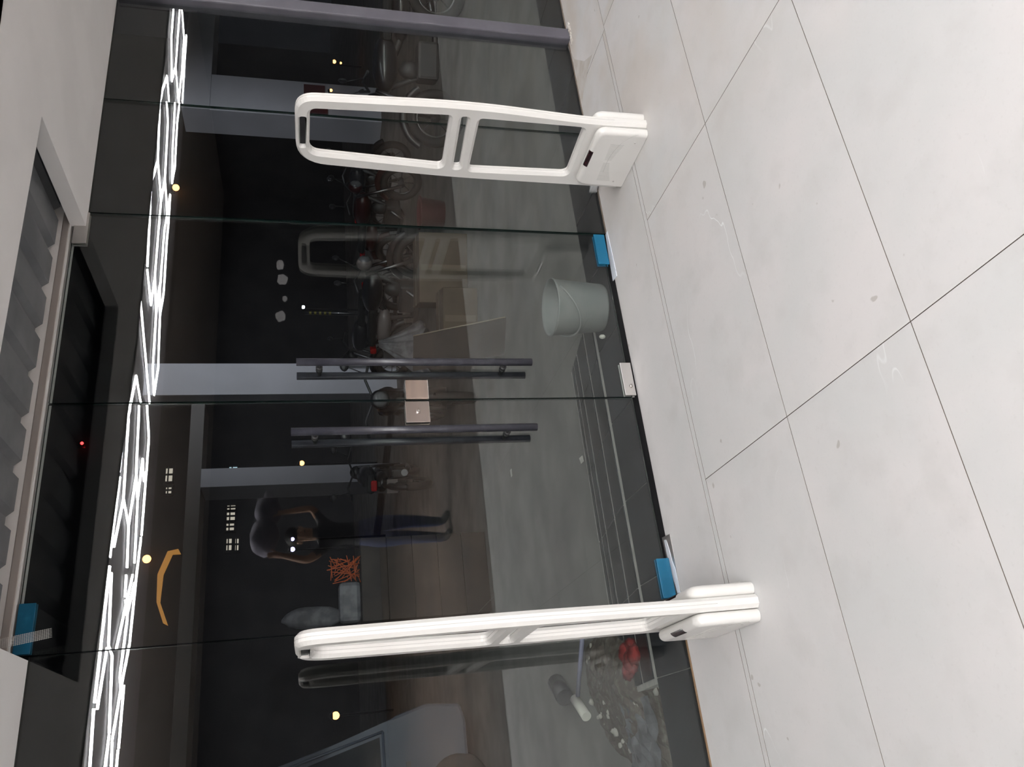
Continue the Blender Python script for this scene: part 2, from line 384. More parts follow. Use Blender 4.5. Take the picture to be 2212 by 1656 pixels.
# white gypsum soffit along the glass, with an open recess above the double door
RX0, RX1, RY = 0.474, 2.235, -0.655
sof = MB()
edge = [(-3.0, -.86), (0.2, -.86), (RX0, -.895), (RX1, -1.12), (2.3, -1.13), (6, -1.15), (13.5, -1.15)]
def strip(xa, xb, ya, yb, yc=-.0065): sof.prism([(xa, ya, SOF), (xb, yb, SOF), (xb, yc, SOF), (xa, yc, SOF)], (0, 0, .06))
strip(-3.0, 0.2, -.86, -.86); strip(.2, RX0, -.86, -.895); strip(RX0, RX1, -.895, -1.12, RY); strip(RX1, 2.3, -1.12, -1.13); strip(2.3, 6, -1.13, -1.15); strip(6, 13.5, -1.15, -1.15)
for (xa, ya), (xb, yb) in zip(edge, edge[1:]): sof.prism([(xa, ya, SOF), (xb, yb, SOF), (xb, yb + .04, SOF), (xa, ya + .04, SOF)], (0, 0, 1.1))
so = sof.build('ceiling_soffit', M_['ceiling']); tag(so, 'white gypsum soffit over the shop front with an open recess', None, None, 'structure')
# corrugated deck seen through the recess
dk = MB(); px = .19; prof = []
x = RX0 - .3
xs = []
k = 0
while x < RX1 + .3:
    prof += [(x, 2.487), (x + .03, 2.487), (x + .05, 2.464), (x + .17, 2.464)]; x += px
vs0 = [dk.bm.verts.new((a, -.9, b)) for a, b in prof]; vs1 = [dk.bm.verts.new((a, -.035, b)) for a, b in prof]
for i in range(len(prof) - 1): dk.bm.faces.new((vs0[i], vs0[i + 1], vs1[i + 1], vs1[i]))
dko = dk.build('corrugated_deck', M_['deck'], so)
MB().box((-3.0, -.02, 2.42), (13.5, .06, 3.6)).box((-3.0, -.9, 3.4), (13.5, .06, 3.46)).build('bulkhead', M_['wall'], so)
# door head channel
hd = MB().box((RX0 + .02, -.022, 2.424), (2.312, .03, 2.452), bev=.003).build('trim_1', M_['alu']); tag(hd, 'brushed aluminium door head channel', None, None, 'structure')

# ------------------------------------------------------------------ glass front
J = [-3.2, -0.9, 0.487, 1.4115, 2.3113, 2.962, 3.66, 5.4, 8.0]
def pane(name, x0, x1, z0, z1, parent, y0=0.0, t=.012):
    b = MB().box((x0, y0 - t / 2, z0), (x1, y0 + t / 2, z1))
    for f in b.bm.faces:
        f.material_index = 0 if abs(f.normal.y) > .5 else 1
    b.bm.normal_update()
    for f in b.bm.faces: f.material_index = 0 if abs(f.normal.y) > .5 else 1
    return b.build(name, [M_['glass'], M_['glass_edge']], parent)
fixed = [('window_1', -2.99, -.902, 'far left fixed glass pane'), ('window_2', -.898, .485, 'fixed glass pane behind the left security antenna'),
         ('window_3', 2.314, 2.960, 'fixed glass pane beside the right door'), ('window_4', 2.964, 3.655, 'narrow fixed glass pane next to the grey post'),
         ('window_5', 3.69, 5.4, 'fixed glass pane right of the grey post'), ('window_6', 5.41, 13.4, 'far right fixed glass pane')]
for n, a, b, l in fixed:
    w = struct(n, label=l)
    rx = {'window_3': .0025, 'window_4': -.002, 'window_2': -.002}.get(n, 0)
    p = pane('pane', a, b, 0.0, SOF + .0, w)
    MB().box((a, -.012, -.002), (b, -.006, .006)).build('sealant', M_['brown'] if n in ('window_1', 'window_2') else M_['grout'], w)
def door(name, x0, x1, label, inner):
    d = struct(name, label=label)
    pane('pane', x0, x1, .030, 2.412, d)
    return d
dL = door('door_1', .4895, 1.4095, 'left frameless glass door leaf with dark pull handle', 1)
dR = door('door_2', 1.4145, 2.3085, 'right frameless glass door leaf with dark pull handle', -1)
def handle(parent, x, zt, zb):
    for side, y in ((-1, -.060), (1, .070)):
        h = MB().tube([(x, y, zb), (x, y, zt)], .0162, 16).build('pull_bar', M_['handle'], parent)
        for z in (zt - .092, zb + .119):
            MB().tube([(x, side * .006, z), (x, y, z)], .009, 12).lathe([(.0001, .0), (.014, .0), (.014, .012), (.0001, .012)], 'Y', (x, side * .006 - (.012 if side < 0 else 0), z), 14).build('standoff', M_['engine'], h)
handle(dR, 1.563, 1.501, .499); handle(dL, 1.254, 1.521, .515)
def patch(parent, x0, x1, z0, z1, m, label, name='patch_fitting'):
    o = MB().box((x0, -.0145, z0), (x1, -.0065, z1), bev=.0014).box((x0, .0065, z0), (x1, .0145, z1), bev=.0014).build(name, m, parent); o['label'] = label; return o
patch(dR, 2.148, 2.306, 2.354, 2.409, M_['satin'], 'plain satin steel corner fitting')
patch(dL, .494, .662, 2.360, 2.412, M_['blue'], 'corner fitting still under blue film')
patch(dR, 2.128, 2.302, .018, .074, M_['blue'], 'corner fitting under scuffed blue film')
pm = patch(dR, 1.419, 1.584, .012, .064, M_['satin'], 'satin steel bottom lock fitting')
MB().lathe([(.0001, -.034), (.006, -.034), (.0085, -.030), (.0085, -.022)], 'Y', (1.462, .006, .033), 14).box((1.455, -.031, .0315), (1.469, -.027, .0345)).build('lock_cylinder', M_['steel'], pm)
patch(dL, .514, .675, .010, .067, M_['blue'], 'corner fitting under bright blue film')
lk = MB().box((1.302, -.0225, .960), (1.397, -.007, 1.062), bev=.002).box((1.302, .007, .960), (1.397, .022, 1.062), bev=.002).build('lock_case', M_['steel'], dL); lk['label'] = 'brushed steel lock case with key cylinder'
MB().lathe([(.0001, -.040), (.006, -.040), (.008, -.034), (.008, -.022)], 'Y', (1.352, 0, 1.008), 14).box((1.349, -.043, .998), (1.355, -.038, 1.018)).build('lock_cylinder', M_['steel'], lk)
ks = MB().box((1.408, -.0225, .958), (1.500, -.007, 1.058), bev=.004).box((1.408, .007, .958), (1.500, .022, 1.058), bev=.004).build('strike_case', M_['mirror'], dR); ks['label'] = 'mirror polished strike case'
# black floor channel and peeling pivot plates
tag(MB().box((.487, 0.0, -.06), (2.311, .078, -.0005)).build('trim_2', M_['gap']), 'black channel in the floor under the double door', None, None, 'structure')
def plate_strip(pts, m, label):
    o = MB().prism([(x, y, .0005) for x, y in pts], (0, 0, .0025)).build('pivot_plate', m); return tag(o, label, 'metal plate', 'pivot plates under the door corners')
plate_strip([(2.321, .0), (2.316, -.024), (2.10, -.034), (2.045, -.034), (2.052, .02), (2.2, .012)], M_['film'], 'white film covered pivot plate under the right door, speckled')
pl = plate_strip([(.772, .03), (.766, -.05), (.515, -.046), (.512, .02)], M_['satin'], 'steel pivot plate under the left door with half peeled white film')
MB().prism([(x, y, .0031) for x, y in ((.757, .012), (.752, -.008), (.71, -.020), (.66, -.026), (.62, -.042), (.52, -.045), (.517, -.02), (.56, -.012), (.60, .0), (.64, .004), (.70, .012))], (0, 0, .001)).build('peeling_film', M_['film'], pl)
# grey post
pt = MB().box((3.631, -.042, 0.0), (3.713, .045, SOF + .003), bev=.008).build('trim_3', M_['post']); tag(pt, 'square grey purple metal post dividing the glass', None, None, 'structure')
mo = MB(); rg = random.Random(3)
for k in range(40):
    mo.blob((3.62 + rg.uniform(-.03, .12), -.046 + rg.uniform(-.012, .008), .001), (rg.uniform(.005, .016), rg.uniform(.005, .012), rg.uniform(.002, .007)), 1, .3, k)
sm_ = [on_z(x_, y_, .0006) for x_, y_ in ((1226, 98), (1242, 128), (1262, 132), (1279, 118), (1270, 150), (1260, 200), (1256, 236), (1251, 214), (1243, 150))]
MB().prism(sm_, (0, 0, .0006)).build('mortar_smear', M_['mortar'], pt)
mb = mo.build('mortar_residue', M_['mortar'], pt); mb['kind'] = 'stuff'

# ------------------------------------------------------------------ zigzag LED light
zl = thing('zigzag_light', 'zigzag of white LED tubes on the ceiling, mirrored in the glass', 'light', (3.0, -6.5, 3.43))
ZL = 3.40
def z1(x, y): return (x / 3.943, y / 3.943)
def z2(x, y): return (x / 3.943, 400 + y / 3.943)
def z3(x, y): return (x / 3.943, 800 + y / 3.943)
def z4(x, y): return (x / 3.943, 1236 + y / 3.943)
A = [(z1, p) for p in [
 (1478, 85, 1460, 322), (1460, 330, 1463, 690), (1463, 690, 1497, 565), (1530, 90, 1497, 562), (1497, 572, 1520, 870), (1550, 90, 1567, 318), (1588, 300, 1570, 570), (1567, 325, 1550, 600),
 (1570, 578, 1553, 870), (1550, 606, 1535, 738), (1535, 745, 1520, 870), (1423, 650, 1380, 775), (1380, 788, 1366, 860), (1362, 868, 1345, 1355), (1423, 650, 1440, 860), (1420, 870, 1430, 1033), (1430, 1042, 1405, 1515),
 (1345, 1365, 1290, 1555), (1490, 880, 1470, 1285), (1470, 1295, 1465, 1560), (1530, 880, 1508, 1050), (1508, 1058, 1490, 1410), (1490, 1416, 1465, 1560)]]
A += [(z2, p) for p in [
 (1290, -18, 1255, 690), (1345, -212, 1372, 135), (1405, -62, 1372, 135), (1405, -62, 1425, 250), (1370, 150, 1320, 765), (1425, 256, 1400, 380), (1400, 390, 1365, 845), (1450, 80, 1422, 250), (1450, 80, 1440, 260), (1440, 268, 1420, 480),
 (1420, 490, 1395, 905), (1255, 720, 1285, 1020), (1285, 1020, 1320, 775), (1320, 780, 1330, 1080), (1330, 1080, 1360, 855), (1362, 857, 1362, 1110), (1395, 912, 1362, 1110), (1330, 1090, 1300, 1570), (1362, 1120, 1347, 1550), (1300, 1580, 1312, 1787), (1347, 1557, 1312, 1787)]]
A += [(z3, p) for p in [
 (1190, -667, 1080, 290), (1190, -667, 1258, 90), (1160, 45, 1090, 400), (1160, 45, 1200, 280), (1258, 100, 1275, 285), (1080, 292, 1020, 870), (1095, 405, 1052, 1080), (1185, 300, 1160, 880), (1252, 300, 1268, 575), (1268, 582, 1205, 1405),
 (1020, 905, 935, 1590), (1052, 1090, 970, 1500), (1052, 1090, 1095, 1320), (1095, 1320, 1160, 895), (1160, 890, 1172, 1105), (1172, 1105, 1215, 750), (1215, 750, 1225, 945), (1172, 1115, 1145, 1640), (1095, 1330, 1082, 1680), (1202, 1420, 1165, 1720)]]
A += [(z4, p) for p in [
 (935, -55, 805, 1110), (798, 1160, 762, 1700), (950, 0, 925, 610), (1075, 20, 1065, 210), (1130, 20, 990, 650), (1145, 90, 1080, 368), (1165, 0, 1105, 590), (1068, 235, 1085, 368), (1085, 380, 1020, 890), (925, 620, 955, 710), (955, 720, 930, 1370),
 (1105, 600, 1030, 985), (1020, 895, 1030, 985), (912, 640, 828, 1165), (1030, 990, 955, 1430), (1055, 960, 1010, 1500), (930, 1380, 890, 1700), (955, 1440, 945, 1700), (1005, 1510, 988, 1700)]]
def tube_led(a, b):
    c = (a + b) / 2 - Vector(zl.location); d = b - a
    MB().tube([c - d / 2, c + d / 2], .0115, 8).build('tube', M_['led'], zl)
def mirror_pt(q): v = on_z(q[0], q[1], ZL); return Vector((v.x, -v.y, ZL))
for f, p in A: tube_led(mirror_pt(f(p[0], p[1])), mirror_pt(f(p[2], p[3])))
# added unseen tubes at left, strands packed to brighten that side
zx = [(0.2, -5.9), (-.6, -6.8), (-1.3, -5.9), (-2.1, -6.9), (-2.8, -5.9)]
for a, b in zip(zx, zx[1:]):
    for dy in [.075 * k for k in range(13)]: tube_led(Vector((a[0], a[1] - dy, ZL)), Vector((b[0], b[1] - dy, ZL)))
tag(MB().box((-2.95, -7.9, 3.435), (12.8, -5.3, 3.46)).build('trim_4', M_['panel']), 'white ceiling panel carrying the zigzag light', None, None, 'structure')

# ------------------------------------------------------------------ security antennas
def antenna(label, x, y, rz=0):
    t = thing('security_antenna', label, 'antenna', (x, y, 0), rz, 'white security antennas by the door')
    c = -.447
    def L(pts): return [(p[0] - c, p[1]) for p in pts]
    outer = rounded(L([(-.632, -.02), (-.625, .25), (-.660, .80), (-.634, 1.500), (-.250, 1.498), (-.208, .80), (-.205, .18), (-.20, -.02)]), [0, .1, .2, .085, .13, .2, .1, 0], 8)
    wu = rounded(L([(-.572, 1.441), (-.594, .873), (-.280, .862), (-.318, 1.444)]), [.03, .012, .03, .05])
    st = rounded(L([(-.523, 1.478), (-.523, 1.4595), (-.362, 1.4625), (-.362, 1.480)]), .0085, 4)
    sm = rounded(L([(-.590, .823), (-.592, .795), (-.284, .781), (-.280, .811)]), .013, 4)
    wl = rounded(L([(-.588, .745), (-.582, .278), (-.281, .271), (-.272, .737)]), [.018, .022, .03, .021])
    me = plate([outer, wu, st, sm, wl], .0225, .0120, 0, 0)
    me.materials.append(M_['white'])
    bm = bmesh.new(); bm.from_mesh(me); bmesh.ops.bisect_plane(bm, geom=bm.verts[:] + bm.edges[:] + bm.faces[:], plane_co=(0, 0, .001), plane_no=(0, 0, 1), clear_inner=True); bm.to_mesh(me); bm.free()
    link('frame', me, t)
    sb_ = MB()
    ol = [(0, p[0], p[1]) for p in outer if p[1] > .004]
    sb_.tube(ol, .0009, 4)
    for lp in (wu, sm, wl): sb_.tube([(0, p[0], p[1]) for p in lp] + [(0, lp[0][0], lp[0][1])], .0009, 4)
    ss = sb_.build('parting_line', M_['seam'], t); ss['kind'] = 'stuff'
    for s in (-1, 1):
        # lower housing, one on each face
        ho = rounded([(-.176, -.05), (-.174, .232), (.170, .232), (.186, .18), (.192, -.05)], [0, .05, .07, .05, 0], 8)
        hm = plate([ho], .0215, .021, s * .0445, 6); hm.materials.append(M_['white'])
        bm = bmesh.new(); bm.from_mesh(hm); bmesh.ops.bisect_plane(bm, geom=bm.verts[:] + bm.edges[:] + bm.faces[:], plane_co=(0, 0, .0015), plane_no=(0, 0, 1), clear_inner=True)
        for f in bm.faces: f.smooth = abs(f.normal.x) < .95 and abs(f.normal.z) < .99
        bm.to_mesh(hm); bm.free()
        hs = link('base_housing', hm, t)
        # dark display window wrapped over the shoulder of the housing
        d = MB(); prof = []
        for k in range(7):
            a = math.radians(8 + 62 * k / 6); prof.append((s * (.0450 + .0215 * math.cos(a)), .211 + .0217 * math.sin(a)))
        for yy in (0,):
            r0_ = [d.bm.verts.new((px_ , -.045, pz)) for px_, pz in prof]; r1_ = [d.bm.verts.new((px_, .052, pz)) for px_, pz in prof]
            for i in range(6): d.bm.faces.new((r0_[i], r0_[i + 1], r1_[i + 1], r1_[i]))
        ds = d.build('display_window', M_['display'], hs); ds['label'] = 'dark red display window'
        so_ = ds.modifiers.new('t', 'SOLIDIFY'); so_.thickness = .0012; so_.offset = 0
        lv = MB()
        for k in range(30):
            q = k / 29; yy = -.10 + .235 * q
            if abs(q - .48) < .035: continue
            z1_ = .152 - .012 * q; ln = .030 + .034 * abs(2 * q - 1) ** 1.3
            lv.box((s * .0655 if s > 0 else s * .0664, yy - .0009, z1_ - ln), (s * .0664 if s > 0 else s * .0655, yy + .0009, z1_))
        lo = lv.build('louvre_slots', M_['groove'], hs); lo['kind'] = 'stuff'
        sw = MB(); pts = []
        for k in range(18):
            q = k / 17; pts.append((s * .0658, -.17 + .25 * q ** 1.6, .045 + .085 * math.sin(q * 1.9)))
        sw.tube(pts, .0008, 5); sw.build('embossed_arc', M_['groove'], hs)
        for yy, zz in ((-.12, .045), (.14, .055)): MB().lathe([(.0001, s * .0668), (.0045, s * .0668), (.0045, s * .064)], 'X', (0, yy, zz), 10).build('screw', M_['seam'], hs)
    # black block filling the open top slot, its darkness put into the colour
    MB().box((-.017, -.085, 1.459), (.017, .075, 1.4815)).build('slot_dark_fill', M_['black'], t)
    return t
antenna('white security antenna on the right with its open frame seen face on', 2.459, -.447)
antenna('white security antenna on the left seen edge on, nearest the camera', .384, -.432)

# ------------------------------------------------------------------ forecourt
ground = MB().box((-30, -.5, -.6), (45, 60, G)).build('ground', M_['concrete']); tag(ground, 'dusty grey concrete forecourt beyond the glass', None, None, 'structure')
land = MB().box((-6, .004, -.3), (11, .355, -.012)).build('landing', M_['cement']); tag(land, 'black granite landing outside the glass', None, None, 'structure')
gx = [.243 + .3975 * k for k in range(-9, 22)]
lm = None
for a, b in zip(gx, gx[1:]):
    if lm is None:
        o = MB().box((-.1965, .004, -.011), (.1965, .362, -.002), bev=.001, seg=1).build('granite_slab', M_['granite'], land); lm = o.data
    else: o = link('granite_slab', lm, land)
    o.location.x = (a + b) / 2
ramp = struct('ramp', label='granite ramp with pale cement anti slip strips')
def rz_(y): return -.165 * (y - .36) - .004
MB().prism([(.22, .36, -.006), (.22, 1.17, rz_(1.17)), (.22, 1.17, -.4), (.22, .36, -.4)], (1.9, 0, 0)).build('ramp_base', M_['cement'], ramp)
gx2 = [.243 + .3975 * k for k in range(0, 5)] + [2.12]
for y0, y1 in ((.425, .632), (.672, .893), (.930, 1.036), (1.068, 1.130)):
    for a, b in zip(gx2, gx2[1:]):
        MB().prism([(a + .0025, y0, rz_(y0) - .002), (a + .0025, y1, rz_(y1) - .002), (b - .0025, y1, rz_(y1) - .002), (b - .0025, y0, rz_(y0) - .002)], (0, 0, .006)).build('granite_strip', M_['granite'], ramp)

# bucket on the landing
bk = thing('bucket', 'dusty grey plastic bucket standing on the black landing', 'bucket', (2.02, .225, -.002))
bb = MB().lathe([(.0001, .002), (.118, .002), (.122, .012), (.142, .262), (.147, .268), (.147, .276), (.141, .276), (.137, .262), (.117, .016), (.0001, .014)], n=40).build('body', M_['bucket'], bk)
hp = []
for k in range(21):
    a = math.pi * k / 20; hp.append((.150 * math.cos(a) * .96, -.150 * math.sin(a) * .97 - .0, .255 - .105 * math.sin(a)))
MB().tube(hp, .0055, 8).build('handle', M_['bucket'], bk, rz=-1.3)
e = MB().blob((0, 0, 0), (.012, .012, .017), 2).build('pebble', M_['cream'], None, on_z(1301, 727, .012)); tag(e, 'small white egg shaped pebble beside the grey bucket', 'pebble')
# litter on the landing and the ground
cb = MB().blob((0, 0, 0), (.028, .045, .022), 2, .25, 5).build('plastic_bag', M_['clearbag'], None, on_z(1283, 404, .02)); tag(cb, 'crumpled clear plastic bag behind the right antenna base', 'bag')
pc = MB().prism([(-.02, -.03, 0), (.02, -.02, 0), (.022, .03, .004), (-.018, .02, 0)], (0, 0, .002)).build('paper_chip', M_['cement'], None, on_z(1257, 993, G + .02)); tag(pc, 'flat pale chip lying at the end of the ramp', 'chip')
pc2 = MB().prism([(-.03, -.02, 0), (.03, -.02, 0), (.03, .02, .004), (-.03, .02, 0)], (0, 0, .002)).build('paper_chip', M_['cement'], None, on_z(1105, 1021, G + .004)); tag(pc2, 'pale square scrap further out on the concrete', 'chip')

# rubble heap by the left antenna
rb = thing('rubble_heap', 'heap of brown rubble and soil outside the left glass', 'rubble', (.28, 1.05, G))
hb = MB(); rg = random.Random(11); n = 26
vv = {}
for i in range(n + 1):
    for j in range(n + 1):
        u, v = i / n * 2 - 1, j / n * 2 - 1; rr = math.hypot(u, v)
        h = max(0, (1 - rr * (1 + .25 * math.sin(3 * math.atan2(v, u) + 1)))) * .10 + rg.uniform(0, .018) * (rr < .95) - .006 * (rr > .9)
        vv[i, j] = hb.bm.verts.new((u * .42, v * .72 - .05, h))
for i in range(n):
    for j in range(n): hb.bm.faces.new((vv[i, j], vv[i + 1, j], vv[i + 1, j + 1], vv[i, j + 1]))
hs = hb.build('soil', M_['rubble'], rb)
st = MB()
for k in range(90):
    a, r = rg.uniform(0, 6.28), rg.uniform(0, 1) ** .6; s_ = rg.uniform(.006, .022)
    st.blob((math.cos(a) * r * .44, math.sin(a) * r * .75 - .05,   .008 + max(0, .08 * (1 - r))), (s_, s_ * rg.uniform(.6, 1.2), s_ * .7), 1, .3, k)
so2 = st.build('stone_chips', M_['stone'], rb); so2['kind'] = 'stuff'
rc = MB()
for k, (dx, dy, dz, r) in enumerate([(0, 0, 0, .055), (.03, -.05, .0, .05), (.05, .045, .005, .045), (-.035, .03, .01, .04), (.07, -.01, -.01, .045)]): rc.blob((dx, dy, dz), (r, r * 1.1, r * .55), 3, .16, k)
rco = rc.build('red_cloth', M_['redcloth'], None, on_z(1362, 1432, -.02)); tag(rco, 'crumpled red cloth on top of the rubble heap', 'cloth')
a_, b_ = gp(1290, 1372), gp(1265, 1500)
pi_ = MB().tube([a_ + Vector((0, 0, .09)), b_ + Vector((0, 0, .05))], .013, 10).build('pipe', M_['lilac']); tag(pi_, 'thin lilac pipe leaning across the rubble heap', 'pipe')
a_, b_ = gp(1255, 1507), gp(1275, 1542); d_ = (b_ - a_).normalized()
cr = MB().tube([a_ + Vector((0, 0, .04)), b_ + d_ * .02 + Vector((0, 0, .03))], [.030, .030], 14).build('card_roll', M_['cream']); tag(cr, 'short cream cardboard roll at the end of the lilac pipe', 'roll')
bn = gp(1243, 1480)
bc = MB().tube([bn + Vector((-.06, .06, .06)), bn + Vector((.05, .22, .06))], .055, 14).build('black_can', M_['moto']); tag(bc, 'dark can lying beside the lilac pipe', 'can')
fm = gp(1150, 1620)
# clear sheet on the left
sh = MB(); vv = {}; rg = random.Random(5)
for i in range(9):
    for j in range(9):
        vv[i, j] = sh.bm.verts.new((i * .04 - .16, j * .05 - .2, .01 + rg.uniform(0, .03)))
for i in range(8):
    for j in range(8): sh.bm.faces.new((vv[i, j], vv[i + 1, j], vv[i + 1, j + 1], vv[i, j + 1]))
sho = sh.build('plastic_sheet', M_['tarp'], None, on_z(1405, 1500, G) + Vector((-.17, .02, .05))); tag(sho, 'crumpled grey plastic sheet between rubble and left pane', 'sheet')

# ------------------------------------------------------------------ motorcycles
def motorcycle(label, loc, rz, paint, lean=0):
    t = thing('motorcycle', label, 'motorcycle', loc, rz, 'parked motorcycles')
    for x in (-.62, .62):
        w = MB().torus((x, 0, .30), .245, .055).build('wheel', M_['tyre'], t)
        MB().torus((x, 0, .30), .19, .014, m=6).build('rim', M_['chrome'], w)
        sp_ = MB().lathe([(.0001, -.06), (.05, -.06), (.05, .06), (.0001, .06)], 'Y', (x, 0, .30), 14)
        for k in range(8):
            a = k * math.pi / 4; sp_.tube([(x, 0, .30), (x + .19 * math.cos(a), 0, .30 + .19 * math.sin(a))], .006, 5)
        sp_.build('spokes', M_['engine'], w)
        MB().torus((x, 0, .30), .33, .045, a0=.5 if x > 0 else .3, a1=2.6 if x > 0 else 2.9, n=12, m=8).build('mudguard', paint, t)
    MB().tube([(.62, .09, .30), (.40, .09, .92)], .022).tube([(.62, -.09, .30), (.40, -.09, .92)], .022).build('fork', M_['chrome'], t)
    MB().tube([(.38, 0, .85), (.0, 0, .72), (-.25, 0, .62), (-.62, 0, .72)], .035).tube([(.36, 0, .8), (.15, 0, .32), (-.22, 0, .30), (-.25, 0, .6)], .03).build('frame', M_['engine'], t)
    MB().blob((.12, 0, .82), (.29, .15, .13), 3).build('fuel_tank', paint, t)
    MB().box((-.62, -.13, .76), (-.08, .13, .86), bev=.04).build('seat', M_['tyre'], t)
    MB().blob((-.38, 0, .66), (.28, .14, .10), 2).build('side_cover', paint, t)
    MB().box((-.12, -.12, .28), (.26, .12, .50), bev=.03).blob((.16, 0, .56), (.10, .09, .13), 2).build('engine', M_['engine'], t)
    MB().tube([(.2, -.12, .42), (.1, -.15, .26), (-.4, -.17, .30), (-.85, -.18, .40)], [.022, .025, .04, .045]).build('exhaust', M_['chrome'], t)
    hb_ = MB().tube([(.30, .38, 1.02), (.36, .2, 1.06), (.40, 0, .98), (.36, -.2, 1.06), (.30, -.38, 1.02)], .014).build('handlebar', M_['engine'], t)
    for s in (-1, 1):
        mi_ = MB().tube([(.34, s * .26, 1.05), (.40, s * .32, 1.22)], .006, 6).blob((.40, s * .34, 1.26), (.02, .06, .045), 2).build('mirror', M_['moto'], hb_)
    MB().blob((.50, 0, .93), (.09, .10, .10), 2).build('headlamp_shell', paint, t)
    MB().lathe([(.0001, .59), (.05, .583), (.075, .56), (.078, .53)], 'X', (0, 0, .93), 16).build('headlamp', M_['lens'], t)
    MB().box((-.76, -.07, .74), (-.68, .07, .82), bev=.02).build('tail_lamp', M_['redlens'], t)
    MB().box((-.80, -.09, .48), (-.785, .09, .62)).build('number_plate', M_['motowhite'], t)
    return t
pM = gp(930, 1000); pC = gp(1025, 850); pR = gp(1030, 140)
m0 = motorcycle('dark motorcycle with red tail lamp before the slim white column', (pM.x, pM.y + .5, G), math.radians(62), M_['moto'])
def moto(label, loc, rz, paint=None):
    c = copy_tree(m0); c.location = loc; c.rotation_euler.z = math.radians(rz); c['label'] = label
    if paint:
        for ch in kids(c):
            if ch.name.split('.')[0] in (('side_cover', 'headlamp_shell') if paint is M_['motowhite'] else ('fuel_tank', 'side_cover', 'mudguard', 'headlamp_shell')):
                ch.data = ch.data.copy(); ch.data.materials.clear(); ch.data.materials.append(paint)
    return c
moto('dark motorcycle behind the middle lock with its wheel towards the door', (pC.x + .15, pC.y + .5, G), -112)
moto('big dark motorcycle beside the grey post on the far right', (pR.x + .55, pR.y + .45, G), 148)
moto('motorcycle with pale fairing behind the cardboard boxes', (5.35, 5.6, G), -60, M_['motowhite'])
moto('dark red motorcycle in the row behind the right antenna', (7.4, 6.6, G), -75, M_['motored'])
moto('black motorcycle at the far end of the row behind the right antenna', (8.6, 7.4, G), -80)
moto('dark motorcycle parked nearest the broad white column', (6.2, 7.8, G), 120)

# plastic sheet over a bike, leaning board, boxes
tp = thing('tarpaulin', 'grey white plastic sheet draped over a bike behind the right handle', 'tarpaulin', (4.05, 4.75, G))
tb = MB(); n = 26; rows = 9; vv = {}
top = Vector((.20, -.12, .86)); rgt = random.Random(2)
for i in range(rows + 1):
    for j in range(n + 1):
        q = i / rows; a = -1.9 + 3.0 * j / n
        w = (.05 + .42 * q ** 1.1) * (1 + .10 * math.sin(j * 2.1)); b_ = Vector((math.cos(a - .6) * w - .22 * q, math.sin(a - .6) * w * .7, .86 - .48 * q ** .9 + .03 * math.sin(j * 1.7) * q))
        vv[i, j] = tb.bm.verts.new(b_ + Vector((.15, -.1, 0)))
for i in range(rows):
    for j in range(n):
        f = tb.bm.faces.new((vv[i, j], vv[i + 1, j], vv[i + 1, j + 1], vv[i, j + 1])); f.smooth = True
tbo = tb.build('sheet', M_['tarp'], tp); md = tbo.modifiers.new('t', 'SOLIDIFY'); md.thickness = .006
MB().box((.0, -.05, 0), (.12, .07, .80)).build('support_post', M_['engine'], tp)
bxp = gp(1012, 585)
cbx = thing('cardboard_box', 'upper brown cardboard box by the right door hinge', 'box', (bxp.x + .15, bxp.y + .25, G), -.42, 'cardboard boxes outside')
MB().box((-.36, -.24, 0), (.36, .24, .50), bev=.006).build('carton', M_['card'], cbx)
MB().box((-.03, -.242, .02), (.03, -.2405, .48)).box((-.362, -.03, .502), (.362, .03, .504)).build('packing_tape', M_['tape'], cbx)
cb2 = thing('cardboard_box', 'lower brown cardboard box standing left of the other', 'box', (bxp.x - .58, bxp.y + .02, G), -.42, 'cardboard boxes outside')
MB().box((-.30, -.22, 0), (.30, .22, .34), bev=.006).build('carton', M_['card'], cb2)
MB().box((-.03, -.222, .02), (.03, -.2205, .32)).box((-.302, -.03, .342), (.302, .03, .344)).build('packing_tape', M_['tape'], cb2)
p0 = gp(1093, 688); p1 = gp(1090, 765)
bd = thing('plywood_sheet', 'dark plywood sheet with pale edge leaning outside the right door', 'board', (0, 0, 0))
topz = .70
tq = p0 + Vector((.12, .55, topz)); q0 = p1; tq1 = p1 + Vector((.12, .55, topz))
MB().prism([p0, p1, tq1, tq], Vector((.010, -.004, .003))).build('panel', M_['ply'], bd)
MB().tube([p0 + Vector((.012, -.006, .006)), tq + Vector((.012, -.006, .006))], .006, 6).build('pale_edge', M_['plyedge'], bd)
rtp = gp(962, 445)
rt_ = thing('red_tub', 'dull red plastic tub on the ground beyond the right fixed pane', 'tub', (rtp.x, rtp.y + .15, G))
MB().lathe([(.0001, 0), (.15, 0), (.19, .28), (.205, .285), (.205, .30), (.18, .30), (.145, .02), (.0001, .02)], n=26).build('body', M_['redtub'], rt_)

# van at the left edge
vp = gp(1060, 1650)
van = thing('van', 'slate blue van parked at the left edge of the forecourt', 'car', (-.02, 5.0, G))
side = [(.55, .22), (.58, .55), (.50, .84), (.42, .95), (.16, 1.98), (.05, 2.08), (-3.2, 2.10), (-3.3, 2.0), (-3.35, .25), (-3.2, .18), (.40, .18)]
MB().prism([(x, 0, z) for x, z in side], (0, 1.5, 0), bev=.03).build('body', M_['van'], van)
win = [(.33, .99), (.08, 1.92), (-.75, 1.94), (-.75, .97)]
MB().prism([(x, -.008, z) for x, z in win], (0, .02, 0)).build('side_window', M_['vanglass'], van)
win2 = [(.375, .96), (.12, 1.96), (-.79, 1.98), (-.79, .94)]
fr = MB()
for a, b in zip(win2, win2[1:] + win2[:1]): fr.tube([(a[0], -.01, a[1]), (b[0], -.01, b[1])], .012, 6)
fr.build('window_trim', M_['van'], van)
